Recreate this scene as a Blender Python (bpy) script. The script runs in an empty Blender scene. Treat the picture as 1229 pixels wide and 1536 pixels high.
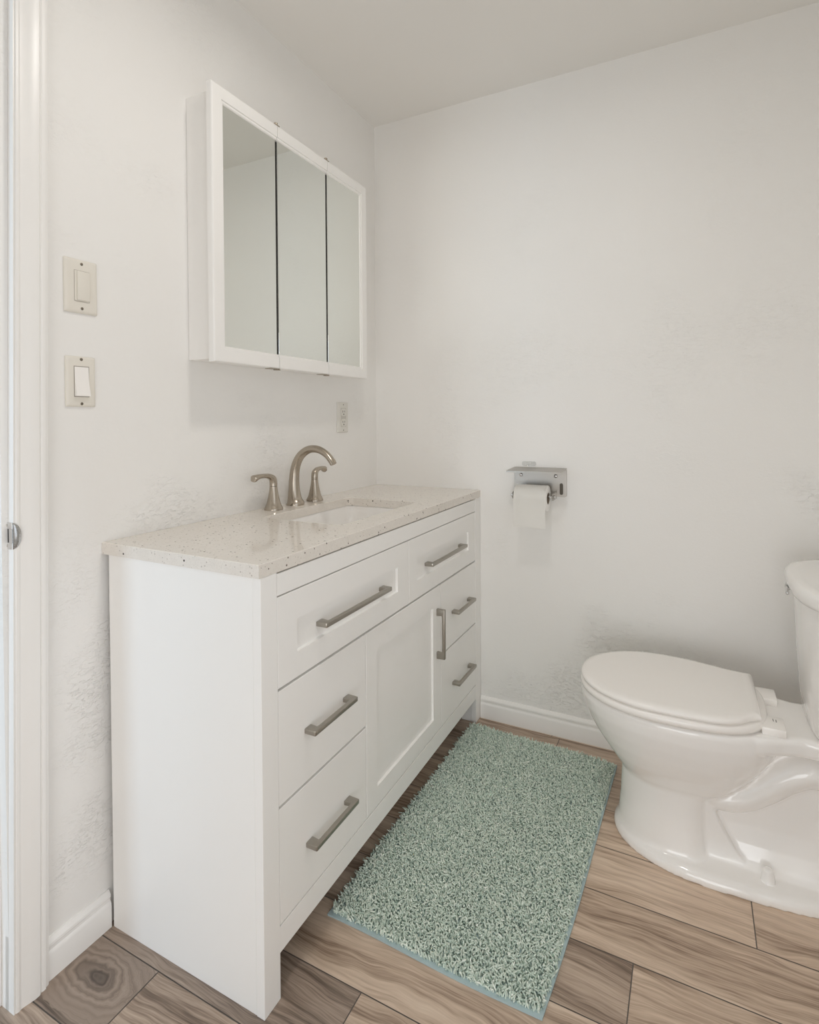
import bpy, bmesh, math, random
from mathutils import Vector, Matrix
import numpy as np

random.seed(7)
rng = np.random.default_rng(7)
scene = bpy.context.scene
COL = scene.collection

# ------------------------------------------------------------------ camera
yaw, pitch, roll = 0.47023, 0.01447, -0.00629
fw = Vector((-math.sin(yaw)*math.cos(pitch), math.cos(yaw)*math.cos(pitch), -math.sin(pitch)))
rt0 = Vector((math.cos(yaw), math.sin(yaw), 0))
up0 = rt0.cross(fw)
rt = rt0*math.cos(roll) + up0*math.sin(roll)
up = -rt0*math.sin(roll) + up0*math.cos(roll)
cam_data = bpy.data.cameras.new('camera')
cam = bpy.data.objects.new('camera', cam_data)
COL.objects.link(cam)
M = Matrix((rt, up, -fw)).transposed().to_4x4()
M.translation = Vector((1.20016, -2.04879, 1.16047))
cam.matrix_world = M
cam_data.sensor_fit = 'VERTICAL'
cam_data.sensor_height = 36.0
cam_data.lens = 835.464/1536*36.0
cam_data.shift_y = -(768-641.07)/1536
cam_data.clip_start = 0.02
scene.camera = cam

H = 2.394
RX, RY = 1.70, -2.95            # right wall, front wall (behind the viewer)

# ------------------------------------------------------------------ world, lights, exposure
world = bpy.data.worlds.new('world'); scene.world = world
world.use_nodes = True
world.node_tree.nodes['Background'].inputs[0].default_value = (0.75, 0.86, 1.0, 1)
world.node_tree.nodes['Background'].inputs[1].default_value = 1.0
scene.view_settings.view_transform = 'Standard'
scene.view_settings.look = 'None'
scene.view_settings.exposure = -0.20
scene.view_settings.gamma = 1.0
scene.view_settings.use_curve_mapping = False

LAMP_STRENGTH = 5.3          # flush ceiling lamp, watts
LAMP_POS = (0.77, -1.12, 2.345)
HALL_ENERGY = 24.0            # daylight through the hall window

BATH_FILL_ENERGY = 3.6            # added fill light, set in an added window right of the viewer
FRONT_FILL_ENERGY = 10.0           # added fill light, set in an added window behind the viewer

def area_light(name, loc, direction, sx, sy, energy, color):
    d = bpy.data.lights.new(name, 'AREA'); d.shape = 'RECTANGLE'
    d.size = sx; d.size_y = sy; d.energy = energy; d.color = color
    o = bpy.data.objects.new(name, d); COL.objects.link(o)
    o.location = loc
    o.rotation_euler = Vector(direction).to_track_quat('-Z', 'Z').to_euler()
    return o
area_light('hall_daylight', (-0.66, -3.80, 1.25), (0, 1, 0), 0.80, 1.6, HALL_ENERGY, (0.60, 0.80, 1.0))
area_light('bath_fill_light', (RX-0.02, -2.00, 1.175), (-1, 0, 0), 1.12, 1.07, BATH_FILL_ENERGY, (1.0, 0.985, 0.96))  # unseen fill light, added to brighten the vanity fronts
area_light('front_fill_light', (1.10, RY+0.02, 0.60), (0, 1, 0), 0.96, 0.92, FRONT_FILL_ENERGY, (1.0, 0.99, 0.97))  # unseen fill light, added to even out the back wall and toilet
scene.cycles.blur_glossy = 0.0
scene.cycles.sample_clamp_indirect = 25.0
scene.cycles.max_bounces = 16
scene.cycles.diffuse_bounces = 10

# ------------------------------------------------------------------ material helpers
def srgb(r, g, b):
    f = lambda c: (c/255/12.92) if c/255 <= 0.04045 else ((c/255+0.055)/1.055)**2.4
    return (f(r), f(g), f(b), 1)

class NT:
    def __init__(s, name):
        s.m = bpy.data.materials.new(name); s.m.use_nodes = True
        s.t = s.m.node_tree; s.n = s.t.nodes; s.l = s.t.links
        s.b = s.n['Principled BSDF']
    def node(s, typ, **kw):
        n = s.n.new(typ)
        for k, v in kw.items():
            if k.startswith('i_'):
                key = k[2:]
                key = int(key) if key.isdigit() else key.replace('_', ' ')
                n.inputs[key].default_value = v
            else: setattr(n, k, v)
        return n
    def link(s, a, b): s.l.new(a, b)
    def coord(s, scale=(1, 1, 1), out='Object'):
        c = s.node('ShaderNodeTexCoord'); m = s.node('ShaderNodeMapping')
        m.inputs['Scale'].default_value = scale
        s.link(c.outputs[out], m.inputs[0]); return m.outputs[0]
    def noise(s, vec, scale, detail=3, rough=0.5, dist=0):
        n = s.node('ShaderNodeTexNoise')
        n.inputs['Scale'].default_value = scale; n.inputs['Detail'].default_value = detail
        n.inputs['Roughness'].default_value = rough; n.inputs['Distortion'].default_value = dist
        s.link(vec, n.inputs['Vector']); return n.outputs['Fac']
    def ramp(s, fac, stops):
        r = s.node('ShaderNodeValToRGB'); e = r.color_ramp.elements
        while len(e) < len(stops): e.new(0.5)
        for el, (p, c) in zip(e, stops):
            el.position = p; el.color = c if hasattr(c, '__len__') else (c, c, c, 1)
        s.link(fac, r.inputs[0]); return r.outputs[0]
    def math(s, op, a, b=None, clamp=False):
        n = s.node('ShaderNodeMath', operation=op, use_clamp=clamp)
        for i, v in enumerate((a, b)):
            if v is None: continue
            if isinstance(v, (int, float)): n.inputs[i].default_value = v
            else: s.link(v, n.inputs[i])
        return n.outputs[0]
    def mix(s, fac, a, b, blend='MIX'):
        n = s.node('ShaderNodeMix', data_type='RGBA', blend_type=blend)
        for i, v in ((0, fac), (6, a), (7, b)):
            if isinstance(v, (int, float, tuple)): n.inputs[i].default_value = v
            else: s.link(v, n.inputs[i])
        return n.outputs[2]
    def bump(s, h, strength, dist=0.001):
        n = s.node('ShaderNodeBump'); n.inputs['Strength'].default_value = strength
        n.inputs['Distance'].default_value = dist
        s.link(h, n.inputs['Height']); s.link(n.outputs[0], s.b.inputs['Normal'])
    def set(s, **kw):
        for k, v in kw.items():
            i = s.b.inputs[k.replace('_', ' ')]
            if isinstance(v, (int, float, tuple)): i.default_value = v
            else: s.link(v, i)
        return s

def simple(name, color, rough=0.5, metal=0.0, noise_amt=0.03, **kw):
    """plain coat with a faint procedural unevenness"""
    t = NT(name); v = t.coord()
    f = t.noise(v, 9.0, 3)
    dark = tuple(c*(1-noise_amt) for c in color[:3])+(1,)
    t.set(Base_Color=t.mix(f, dark, color), Roughness=rough, Metallic=metal, **kw)
    return t.m

def wall_material(name, color, strength=0.55):
    t = NT(name); v = t.coord()
    patch = t.ramp(t.noise(v, 1.9, 3, 0.6), [(0.50, 0.0), (0.62, 1.0)])
    sz = t.node('ShaderNodeSeparateXYZ'); t.link(v, sz.inputs[0])
    low = t.ramp(t.math('MULTIPLY', sz.outputs[2], 0.4), [(0.30, 1.0), (0.52, 0.42)])
    patch = t.math('MULTIPLY', patch, low)
    fine = t.noise(v, 95.0, 3, 0.6, 0.6)
    strokes = t.ramp(t.noise(t.coord((60, 60, 130)), 1.0, 3, 0.65, 1.2), [(0.50, 0.0), (0.66, 1.0)])
    broad = t.noise(v, 6.0, 2)
    h = t.math('ADD', t.math('MULTIPLY', t.math('MULTIPLY', strokes, patch), 0.62),
               t.math('ADD', t.math('MULTIPLY', fine, 0.18), t.math('MULTIPLY', broad, 0.5)))
    tint = t.mix(t.noise(v, 2.3, 2), tuple(c*0.975 for c in color[:3])+(1,), color)
    t.set(Base_Color=tint, Roughness=0.52); t.b.inputs['Specular IOR Level'].default_value = 0.35
    t.bump(h, strength, 0.0018)
    return t.m

WALL = wall_material('wall_paint', (0.86, 0.848, 0.826, 1), 1.0)
CEIL = wall_material('ceiling_paint', (0.84, 0.825, 0.797, 1), 0.25)
TRIM = simple('trim_paint', (0.88, 0.868, 0.846, 1), 0.33)
VAN = simple('vanity_paint', (0.90, 0.89, 0.87, 1), 0.36, noise_amt=0.012)
DARK = simple('cabinet_inside', (0.16, 0.145, 0.125, 1), 0.7)
CERAMIC = simple('vitreous_china', (0.90, 0.885, 0.865, 1), 0.10, noise_amt=0.01, Coat_Weight=0.4, Coat_Roughness=0.05)
SEATM = simple('seat_plastic', (0.91, 0.885, 0.855, 1), 0.22, noise_amt=0.01)
PLATE = simple('switch_plastic', (0.77, 0.735, 0.665, 1), 0.32, noise_amt=0.01)
OUTLET = simple('outlet_plastic', (0.74, 0.72, 0.67, 1), 0.35, noise_amt=0.01)
HOLE = simple('dark_slot', (0.02, 0.018, 0.015, 1), 0.6)
PAPER = simple('tissue_paper', (0.95, 0.94, 0.915, 1), 0.9, noise_amt=0.02)
CARD = simple('cardboard_core', (0.30, 0.24, 0.18, 1), 0.85)
CHROME = simple('chrome', (0.72, 0.72, 0.72, 1), 0.12, 1.0)
STEEL = simple('brushed_steel', (0.46, 0.435, 0.40, 1), 0.34, 1.0)

def nickel():
    t = NT('brushed_nickel'); v = t.coord((1, 1, 1))
    f = t.noise(v, 30.0, 2)
    t.set(Base_Color=t.mix(f, (0.45, 0.395, 0.33, 1), (0.48, 0.425, 0.355, 1)), Metallic=1.0, Roughness=0.27)
    return t.m
NICKEL = nickel()
PULL = simple('pull_nickel', (0.40, 0.375, 0.335, 1), 0.28, 1.0)

def mirror():
    t = NT('mirror_glass'); f = t.noise(t.coord(), 3.0, 1)
    t.set(Base_Color=t.mix(f, (0.83, 0.85, 0.815, 1), (0.84, 0.86, 0.825, 1)), Metallic=1.0, Roughness=0.0)
    return t.m
MIRROR = mirror()

def quartz():
    t = NT('speckled_quartz'); v = t.coord()
    def specks(scale, thr, pick):
        vor = t.node('ShaderNodeTexVoronoi'); vor.inputs['Scale'].default_value = scale
        t.link(v, vor.inputs['Vector'])
        near = t.math('LESS_THAN', vor.outputs['Distance'], thr)
        sep = t.node('ShaderNodeSeparateColor'); t.link(vor.outputs['Color'], sep.inputs[0])
        return t.math('MULTIPLY', near, t.math('LESS_THAN', sep.outputs[0], pick)), sep.outputs[1]
    base = t.mix(t.noise(v, 60, 4, 0.7), (0.72, 0.675, 0.62, 1), (0.83, 0.79, 0.735, 1))
    m0, c0 = specks(420, 0.42, 0.35)
    base = t.mix(t.math('MULTIPLY', m0, 0.55), base, (0.64, 0.60, 0.55, 1))
    m1, c1 = specks(210, 0.36, 0.10)
    base = t.mix(t.math('MULTIPLY', m1, 0.6), base, t.ramp(c1, [(0.0, (0.10, 0.085, 0.075, 1)), (0.6, (0.30, 0.25, 0.21, 1)), (1.0, (0.55, 0.5, 0.46, 1))]))
    m2, c2 = specks(95, 0.22, 0.15)
    base = t.mix(m2, base, t.ramp(c2, [(0.0, (0.03, 0.028, 0.026, 1)), (1.0, (0.16, 0.12, 0.10, 1))]))
    t.set(Base_Color=base, Roughness=0.09)
    return t.m
QUARTZ = quartz()

def wood_floor():
    t = NT('wood_look_tile')
    a = t.node('ShaderNodeAttribute', attribute_name='plank_id')
    pid = a.outputs['Fac']
    c = t.node('ShaderNodeTexCoord')
    sep = t.node('ShaderNodeSeparateXYZ'); t.link(c.outputs['Object'], sep.inputs[0])
    X, Y = sep.outputs[0], sep.outputs[1]
    # knot swirl near the doorway
    kx, ky = 0.085, -1.325
    dx = t.math('MULTIPLY', t.math('SUBTRACT', X, kx), 0.45); dy = t.math('SUBTRACT', Y, ky)
    r = t.math('SQRT', t.math('ADD', t.math('MULTIPLY', dx, dx), t.math('MULTIPLY', dy, dy)))
    inside = t.math('MULTIPLY', t.math('MULTIPLY', t.math('LESS_THAN', Y, -1.2605), t.math('GREATER_THAN', Y, -1.4145)), t.math('LESS_THAN', X, 0.1975))
    r = t.math('ADD', r, t.math('MULTIPLY', t.math('SUBTRACT', t.noise(c.outputs['Object'], 22.0, 3), 0.5), 0.03))
    near = t.math('MULTIPLY', t.ramp(r, [(0.02, 1.0), (0.075, 0.0)]), inside)
    lin = t.math('ADD', Y, t.math('MULTIPLY', pid, 7.3))
    def comb(x, y, z):
        n = t.node('ShaderNodeCombineXYZ')
        for i, q in enumerate((x, y, z)):
            if isinstance(q, (int, float)): n.inputs[i].default_value = q
            else: t.link(q, n.inputs[i])
        return n.outputs[0]
    xs = t.math('ADD', X, t.math('MULTIPLY', pid, 13.7))
    # slow wander of the grain
    w = t.noise(comb(t.math('MULTIPLY', xs, 2.2), t.math('MULTIPLY', lin, 5.0), pid), 1.0, 3, 0.55)
    lw = t.math('ADD', lin, t.math('MULTIPLY', w, 0.10))
    lk = t.math('ADD', t.math('MULTIPLY', lw, t.math('SUBTRACT', 1.0, near)), t.math('MULTIPLY', t.math('MULTIPLY', r, 0.5), near))
    big = t.noise(comb(t.math('MULTIPLY', xs, 1.1), t.math('MULTIPLY', lk, 14.0), pid), 1.0, 4, 0.6)
    mid = t.noise(comb(t.math('MULTIPLY', xs, 3.0), t.math('MULTIPLY', lk, 85.0), pid), 1.0, 4, 0.65)
    fine = t.noise(comb(t.math('MULTIPLY', xs, 14.0), t.math('MULTIPLY', lk, 330.0), pid), 1.0, 2, 0.6)
    g = t.math('ADD', t.math('ADD', t.math('MULTIPLY', big, 0.44), t.math('MULTIPLY', mid, 0.38)), t.math('MULTIPLY', fine, 0.20))
    rings = t.math('MULTIPLY', t.math('SINE', t.math('ADD', t.math('MULTIPLY', r, 520.0), t.math('MULTIPLY', w, 9.0))), 0.055)
    g = t.math('ADD', g, t.math('MULTIPLY', rings, near))
    warm = t.ramp(g, [(0.34, srgb(96, 76, 62)), (0.42, srgb(147, 124, 105)), (0.50, srgb(191, 168, 147)), (0.58, srgb(214, 192, 171)), (0.70, srgb(229, 211, 191))])
    grey = t.ramp(g, [(0.34, srgb(62, 54, 49)), (0.43, srgb(100, 89, 81)), (0.52, srgb(142, 127, 116)), (0.62, srgb(168, 151, 138)), (0.72, srgb(184, 168, 154))])
    b = t.node('ShaderNodeAttribute', attribute_name='plank_grey')
    col = t.mix(b.outputs['Fac'], warm, grey)
    kd = t.math('MULTIPLY', t.ramp(r, [(0.004, 0.75), (0.030, 0.0)]), inside)
    col = t.mix(kd, col, srgb(58, 50, 46))
    t.set(Base_Color=col, Roughness=t.math('ADD', t.math('MULTIPLY', mid, 0.15), 0.36))
    t.bump(g, 0.25, 0.001)
    return t.m
WOOD = wood_floor()
GROUT = simple('floor_grout', (0.16, 0.14, 0.125, 1), 0.9)

def pile_material():
    t = NT('shag_yarn')
    a = t.node('ShaderNodeAttribute', attribute_name='tuft')
    col = t.ramp(a.outputs['Fac'], [(0.0, (0.33, 0.42, 0.37, 1)), (0.35, (0.57, 0.675, 0.595, 1)), (0.75, (0.76, 0.835, 0.75, 1)), (1.0, (0.88, 0.92, 0.85, 1))])
    t.set(Base_Color=col, Roughness=0.9)
    t.b.inputs['Specular IOR Level'].default_value = 0.1
    return t.m
PILE = pile_material()
HEM = simple('mat_backing', (0.44, 0.56, 0.58, 1), 0.85, noise_amt=0.1)

def emit(name, color, strength):
    t = NT(name); t.set(Base_Color=(0.8, 0.8, 0.8, 1), Emission_Color=color, Emission_Strength=strength)
    return t.m

def clear_plastic():
    t = NT('clear_plastic'); f = t.noise(t.coord(), 40, 1)
    t.set(Base_Color=t.mix(f, (0.93, 0.93, 0.92, 1), (0.97, 0.97, 0.96, 1)), Roughness=0.08, Transmission_Weight=0.85)
    t.b.inputs['IOR'].default_value = 1.3
    return t.m
CLEAR = clear_plastic()

# ------------------------------------------------------------------ geometry helpers
def wpos(o):
    v = Vector((0, 0, 0))
    while o is not None:
        v += o.location; o = o.parent
    return v

def obj(name, bm, mat, parent=None, smooth=False, label=None, recalc=True):
    """link a bmesh built in world coordinates as one mesh object (child of parent)"""
    if recalc: bmesh.ops.recalc_face_normals(bm, faces=bm.faces)
    if parent is not None:
        off = wpos(parent)
        bmesh.ops.translate(bm, verts=bm.verts, vec=-off)
    me = bpy.data.meshes.new(name); bm.to_mesh(me); bm.free()
    mats = mat if isinstance(mat, (list, tuple)) else [mat]
    for m in mats: me.materials.append(m)
    if smooth:
        me.polygons.foreach_set('use_smooth', [True]*len(me.polygons))
    o = bpy.data.objects.new(name, me); COL.objects.link(o)
    if parent is not None: o.parent = parent
    if label: o['label'] = label
    return o

def autosmooth(o, deg=35):
    me = o.data
    me.polygons.foreach_set('use_smooth', [True]*len(me.polygons))
    try: me.set_sharp_from_angle(angle=math.radians(deg))
    except Exception: pass
    return o

def thing(name, label, cat, loc, group=None):
    o = bpy.data.objects.new(name, None); COL.objects.link(o)
    o.location = loc; o.empty_display_size = 0.1
    o['label'] = label; o['category'] = cat
    if group: o['group'] = group
    return o
def tag(o, label, cat, group=None):
    o['label'] = label; o['category'] = cat
    if group: o['group'] = group
    return o
def struct(o):
    o['kind'] = 'structure'; return o

def add_box(bm, x0, x1, y0, y1, z0, z1, bev=0.0, seg=2, mat=0):
    b2 = bmesh.new()
    vs = [b2.verts.new((x, y, z)) for x in (x0, x1) for y in (y0, y1) for z in (z0, z1)]
    for f in ((0, 1, 3, 2), (4, 6, 7, 5), (0, 4, 5, 1), (2, 3, 7, 6), (0, 2, 6, 4), (1, 5, 7, 3)):
        b2.faces.new([vs[i] for i in f])
    bmesh.ops.recalc_face_normals(b2, faces=b2.faces)
    if bev > 0:
        bmesh.ops.bevel(b2, geom=list(b2.edges), offset=bev, segments=seg, profile=0.5, affect='EDGES')
    merge(bm, b2, mat)
def merge(bm, b2, mat=None):
    vm = {v: bm.verts.new(v.co) for v in b2.verts}
    for f in b2.faces:
        try:
            nf = bm.faces.new([vm[v] for v in f.verts])
            nf.material_index = f.material_index if mat is None else mat
            nf.smooth = f.smooth
        except ValueError: pass
    b2.free()
def box(*a, **k):
    bm = bmesh.new(); add_box(bm, *a, **k); return bm

def add_loft(bm, rings, cap0=True, cap1=True, closed=False, mat=0):
    R = [[bm.verts.new(p) for p in r] for r in rings]
    n = len(R[0])
    seq = range(len(R)) if closed else range(len(R)-1)
    for i in seq:
        a, b = R[i], R[(i+1) % len(R)]
        for j in range(n):
            f = bm.faces.new((a[j], a[(j+1) % n], b[(j+1) % n], b[j])); f.material_index = mat
    if not closed:
        if cap0: bm.faces.new(R[0][::-1]).material_index = mat
        if cap1: bm.faces.new(R[-1]).material_index = mat

def add_lathe(bm, prof, center, axis='Z', n=40, cap0=True, cap1=True, mat=0):
    """prof: list of (radius, height)"""
    rings = []
    for r, h in prof:
        ring = []
        for k in range(n):
            a = 2*math.pi*k/n; c, s = r*math.cos(a), r*math.sin(a)
            p = {'Z': (c, s, h), 'X': (h, c, s), 'Y': (s, h, c)}[axis]
            ring.append((center[0]+p[0], center[1]+p[1], center[2]+p[2]))
        rings.append(ring)
    add_loft(bm, rings, cap0, cap1, mat=mat)

def smooth_path(pts, n):
    """Catmull-Rom through pts (each a tuple of any length)"""
    P = [np.array(p, float) for p in pts]
    P = [2*P[0]-P[1]] + P + [2*P[-1]-P[-2]]
    out = []
    seg = len(P)-3
    for i in range(n+1):
        u = i/n*seg; k = min(int(u), seg-1); t = u-k
        a, b, c, d = P[k:k+4]
        out.append(0.5*((2*b)+(-a+c)*t+(2*a-5*b+4*c-d)*t*t+(-a+3*b-3*c+d)*t**3))
    return out

def add_sweep(bm, path, n=20, side=(0, 1, 0), mat=0, flat=1.0, exp=2.0):
    """tube along path [(x,y,z,ra,rb)]; ra across the bend plane (along side), rb in it"""
    rings = []
    pts = [Vector(p[:3]) for p in path]
    for i, p in enumerate(path):
        t = (pts[min(i+1, len(pts)-1)]-pts[max(i-1, 0)]).normalized()
        s = Vector(side); s = (s - t*s.dot(t)).normalized(); u = t.cross(s)
        ring = []
        for k in range(n):
            a = 2*math.pi*k/n; c, si = math.cos(a), math.sin(a)
            c = math.copysign(abs(c)**(2/exp), c); si = math.copysign(abs(si)**(2/exp), si)
            ring.append(pts[i]+s*(p[3]*c)+u*(p[4]*si))
        rings.append(ring)
    add_loft(bm, rings, mat=mat)

def add_prism(bm, outline, fn, lo, hi, bev=0.0, seg=2, mat=0):
    """outline: 2-D polygon; fn(u,v,h) -> world point; extruded from lo to hi"""
    b2 = bmesh.new()
    A = [b2.verts.new(fn(u, v, lo)) for u, v in outline]
    B = [b2.verts.new(fn(u, v, hi)) for u, v in outline]
    n = len(outline)
    for j in range(n): b2.faces.new((A[j], A[(j+1) % n], B[(j+1) % n], B[j]))
    b2.faces.new(A[::-1]); b2.faces.new(B)
    bmesh.ops.recalc_face_normals(b2, faces=b2.faces)
    if bev > 0:
        bmesh.ops.bevel(b2, geom=list(b2.edges), offset=bev, segments=seg, profile=0.5, affect='EDGES')
    merge(bm, b2, mat)

def rrect(u0, u1, v0, v1, r, n=6):
    out = []
    for cx, cy, a0 in ((u1-r, v1-r, 0), (u0+r, v1-r, 90), (u0+r, v0+r, 180), (u1-r, v0+r, 270)):
        for k in range(n+1):
            a = math.radians(a0+90*k/n); out.append((cx+r*math.cos(a), cy+r*math.sin(a)))
    return out

# ------------------------------------------------------------------ room shell
DY0, DY1 = -1.445, -2.30        # doorway in the left wall
DH = 2.06
T = 0.12
struct(obj('wall_back', box(-T, RX+T, 0, T, 0, H), WALL))
bm = bmesh.new()
WY0, WY1, WZ0, WZ1 = -2.60, -1.40, 0.60, 1.75
add_box(bm, RX, RX+T, WY1, 0, 0, H); add_box(bm, RX, RX+T, RY-T, WY0, 0, H)
add_box(bm, RX, RX+T, WY0, WY1, 0, WZ0); add_box(bm, RX, RX+T, WY0, WY1, WZ1, H)
struct(obj('wall_right', bm, WALL))
bm = bmesh.new()
add_box(bm, RX+0.03, RX+0.09, WY0, WY0+0.04, WZ0, WZ1, 0.004); add_box(bm, RX+0.03, RX+0.09, WY1-0.04, WY1, WZ0, WZ1, 0.004)
add_box(bm, RX+0.03, RX+0.09, WY0+0.04, WY1-0.04, WZ0, WZ0+0.04, 0.004); add_box(bm, RX+0.03, RX+0.09, WY0+0.04, WY1-0.04, WZ1-0.04, WZ1, 0.004)
add_box(bm, RX+0.04, RX+0.08, WY0+0.04, WY1-0.04, 1.16, 1.19, 0.004)
struct(obj('added_window_2', bm, TRIM))  # unseen window, added to house the fill light from the right
bm = bmesh.new()
add_box(bm, 0.0, 0.60, RY-T, RY, 0, H); add_box(bm, 1.60, RX, RY-T, RY, 0, H)
add_box(bm, 0.60, 1.60, RY-T, RY, 0, 0.10); add_box(bm, 0.60, 1.60, RY-T, RY, 1.10, H)
struct(obj('wall_front', bm, WALL))
bm = bmesh.new()
add_box(bm, 0.60, 0.64, RY-0.09, RY-0.03, 0.10, 1.10, 0.004); add_box(bm, 1.56, 1.60, RY-0.09, RY-0.03, 0.10, 1.10, 0.004)
add_box(bm, 0.64, 1.56, RY-0.09, RY-0.03, 0.10, 0.14, 0.004); add_box(bm, 0.64, 1.56, RY-0.09, RY-0.03, 1.06, 1.10, 0.004)
add_box(bm, 1.085, 1.115, RY-0.08, RY-0.04, 0.14, 1.06, 0.004)
struct(obj('added_window_3', bm, TRIM))  # unseen window, added to house the fill light from behind
bm = bmesh.new()
add_box(bm, -T, 0, DY0, 0, 0, H)
add_box(bm, -T, 0, DY1, DY0, DH, H)
add_box(bm, -T, 0, RY-T, DY1, 0, H)
struct(obj('wall_left', bm, WALL))
# hall beyond the doorway, with a window at its end that lets in cool daylight
HX, HY = -1.35, -3.85
struct(obj('wall_hall_far', box(HX-T, HX, HY-T, -0.6, 0, H), WALL))
struct(obj('wall_hall_end', box(HX, -T, -0.6, -0.6+T, 0, H), WALL))
bm = bmesh.new()
add_box(bm, HX, -1.08, HY-T, HY, 0, H); add_box(bm, -0.24, 0, HY-T, HY, 0, H)
add_box(bm, -1.08, -0.24, HY-T, HY, 0, 0.42); add_box(bm, -1.08, -0.24, HY-T, HY, 2.08, H)
struct(obj('wall_hall_window', bm, WALL))
struct(obj('wall_hall_near', box(-T, 0, HY, RY-T, 0, H), WALL))
bm = bmesh.new()
add_box(bm, -1.08, -1.03, HY-0.09, HY-0.04, 0.42, 2.08, 0.004); add_box(bm, -0.29, -0.24, HY-0.09, HY-0.04, 0.42, 2.08, 0.004)
add_box(bm, -1.03, -0.29, HY-0.09, HY-0.04, 0.42, 0.47, 0.004); add_box(bm, -1.03, -0.29, HY-0.09, HY-0.04, 2.03, 2.08, 0.004)
add_box(bm, -1.03, -0.29, HY-0.085, HY-0.045, 1.23, 1.27, 0.004)
struct(obj('window_1', bm, TRIM))
struct(obj('ceiling', box(HX-T, RX+T, HY-T, T, H, H+0.1), CEIL))

# floor: wood-look planks laid along x, grout between
def build_floor():
    bm = bmesh.new(); ids = []; greys = []
    g = 0.0012
    joints = {0: 0.772, 3: 1.327, 4: 0.62, 5: 1.089, 6: 0.35, 7: 0.603, 8: 0.198, 9: 0.75, 1: 0.25, 2: 0.45}
    L = 1.18
    y = -0.02+0.155; row = -1
    while y > HY:
        y1 = y-0.155
        jx = joints.get(row, (row*0.437) % L)
        x = jx-L*4
        while x < RX:
            a, b = max(x, HX), min(x+L, RX)
            if b-a > 0.005 and y1 < 0:
                yy0, yy1 = min(y, 0.0), max(y1, HY)
                if yy0-yy1 > 0.004:
                    vs = [bm.verts.new(p) for p in ((a+g, yy1+g, 0), (b-g, yy1+g, 0), (b-g, yy0-g, 0), (a+g, yy0-g, 0))]
                    bm.faces.new(vs)
                    ids.append(random.random()*9)
                    gr = random.random()**1.6*0.55
                    if row == 8 and b < 0.3: gr = 0.8
                    if row == 8 and b > 0.3: gr = 0.45
                    if row == 7 and b < 0.7: gr = 0.75
                    if row == 9: gr = 0.6
                    if row in (0, 1): gr = 0.35
                    greys.append(gr)
            x += L
        y = y1; row += 1
    o = obj('floor', bm, WOOD)
    me = o.data
    at = me.attributes.new('plank_id', 'FLOAT', 'FACE'); at.data.foreach_set('value', ids)
    at = me.attributes.new('plank_grey', 'FLOAT', 'FACE'); at.data.foreach_set('value', greys)
    # grout bed as a second material of the same floor
    b2 = bmesh.new(); b2.from_mesh(me)
    pid = b2.faces.layers.float.get('plank_id')
    n0 = len(b2.faces)
    t2 = bmesh.new(); add_box(t2, HX-T, RX, HY-T, 0, -0.06, -0.0012)
    merge(b2, t2, 1)
    b2.to_mesh(me); b2.free(); me.materials.append(GROUT)
    return struct(o)
build_floor()

# baseboards: ogee-topped profile (offset from wall, height)
BP = [(0, 0), (0.0125, 0), (0.0125, 0.052), (0.0115, 0.056), (0.0085, 0.060), (0.0085, 0.066), (0.0105, 0.069), (0.010, 0.074), (0.006, 0.080), (0.003, 0.083), (0, 0.083)]
bm = bmesh.new(); add_loft(bm, [[(x, -a, z) for a, z in BP] for x in (0.4665, RX)])
struct(autosmooth(obj('baseboard_back', bm, TRIM), 25))
bm = bmesh.new(); add_loft(bm, [[(a, y, z) for a, z in BP] for y in (-1.384, -1.2365)])
struct(autosmooth(obj('baseboard_left', bm, TRIM), 25))
bm = bmesh.new(); add_loft(bm, [[(RX-a, y, z) for a, z in BP] for y in (RY, -0.013)])
struct(autosmooth(obj('baseboard_right', bm, TRIM), 25))
bm = bmesh.new(); add_loft(bm, [[(x, RY+a, z) for a, z in BP] for x in (0, RX-0.013)])
struct(autosmooth(obj('baseboard_front', bm, TRIM), 25))

# door casing and jamb; the old frame leans a little out of plumb
def lean(bm):
    for v in bm.verts: v.co.y += 0.0142*(v.co.z-0.25)
    return bm
# casing profile across the wall: (distance from the opening edge, thickness)
CP = [(0, 0), (0, 0.0175), (0.002, 0.0195), (0.006, 0.0200), (0.010, 0.0185), (0.014, 0.0190), (0.024, 0.0215), (0.034, 0.0240), (0.043, 0.0240), (0.047, 0.0200), (0.050, 0.0215), (0.056, 0.0215), (0.058, 0.0180), (0.063, 0.0175), (0.065, 0.0150), (0.065, 0)]
CY = -1.4405
bm = bmesh.new(); add_loft(bm, [[(t+0.0005, CY+u, z) for u, t in CP] for z in np.linspace(0, DH+0.06, 8)]); lean(bm)
struct(autosmooth(obj('trim_1', bm, TRIM), 20))
bm = bmesh.new(); add_loft(bm, [[(t+0.0005, DY1-0.003-u, z) for u, t in CP] for z in (0, DH+0.06)])
struct(autosmooth(obj('trim_2', bm, TRIM), 20))
bm = bmesh.new(); add_loft(bm, [[(t+0.0005, y, DH+u) for u, t in CP] for y in (CY-0.001+0.025, DY1-0.003)])
struct(autosmooth(obj('trim_3', bm, TRIM), 20))
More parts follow.
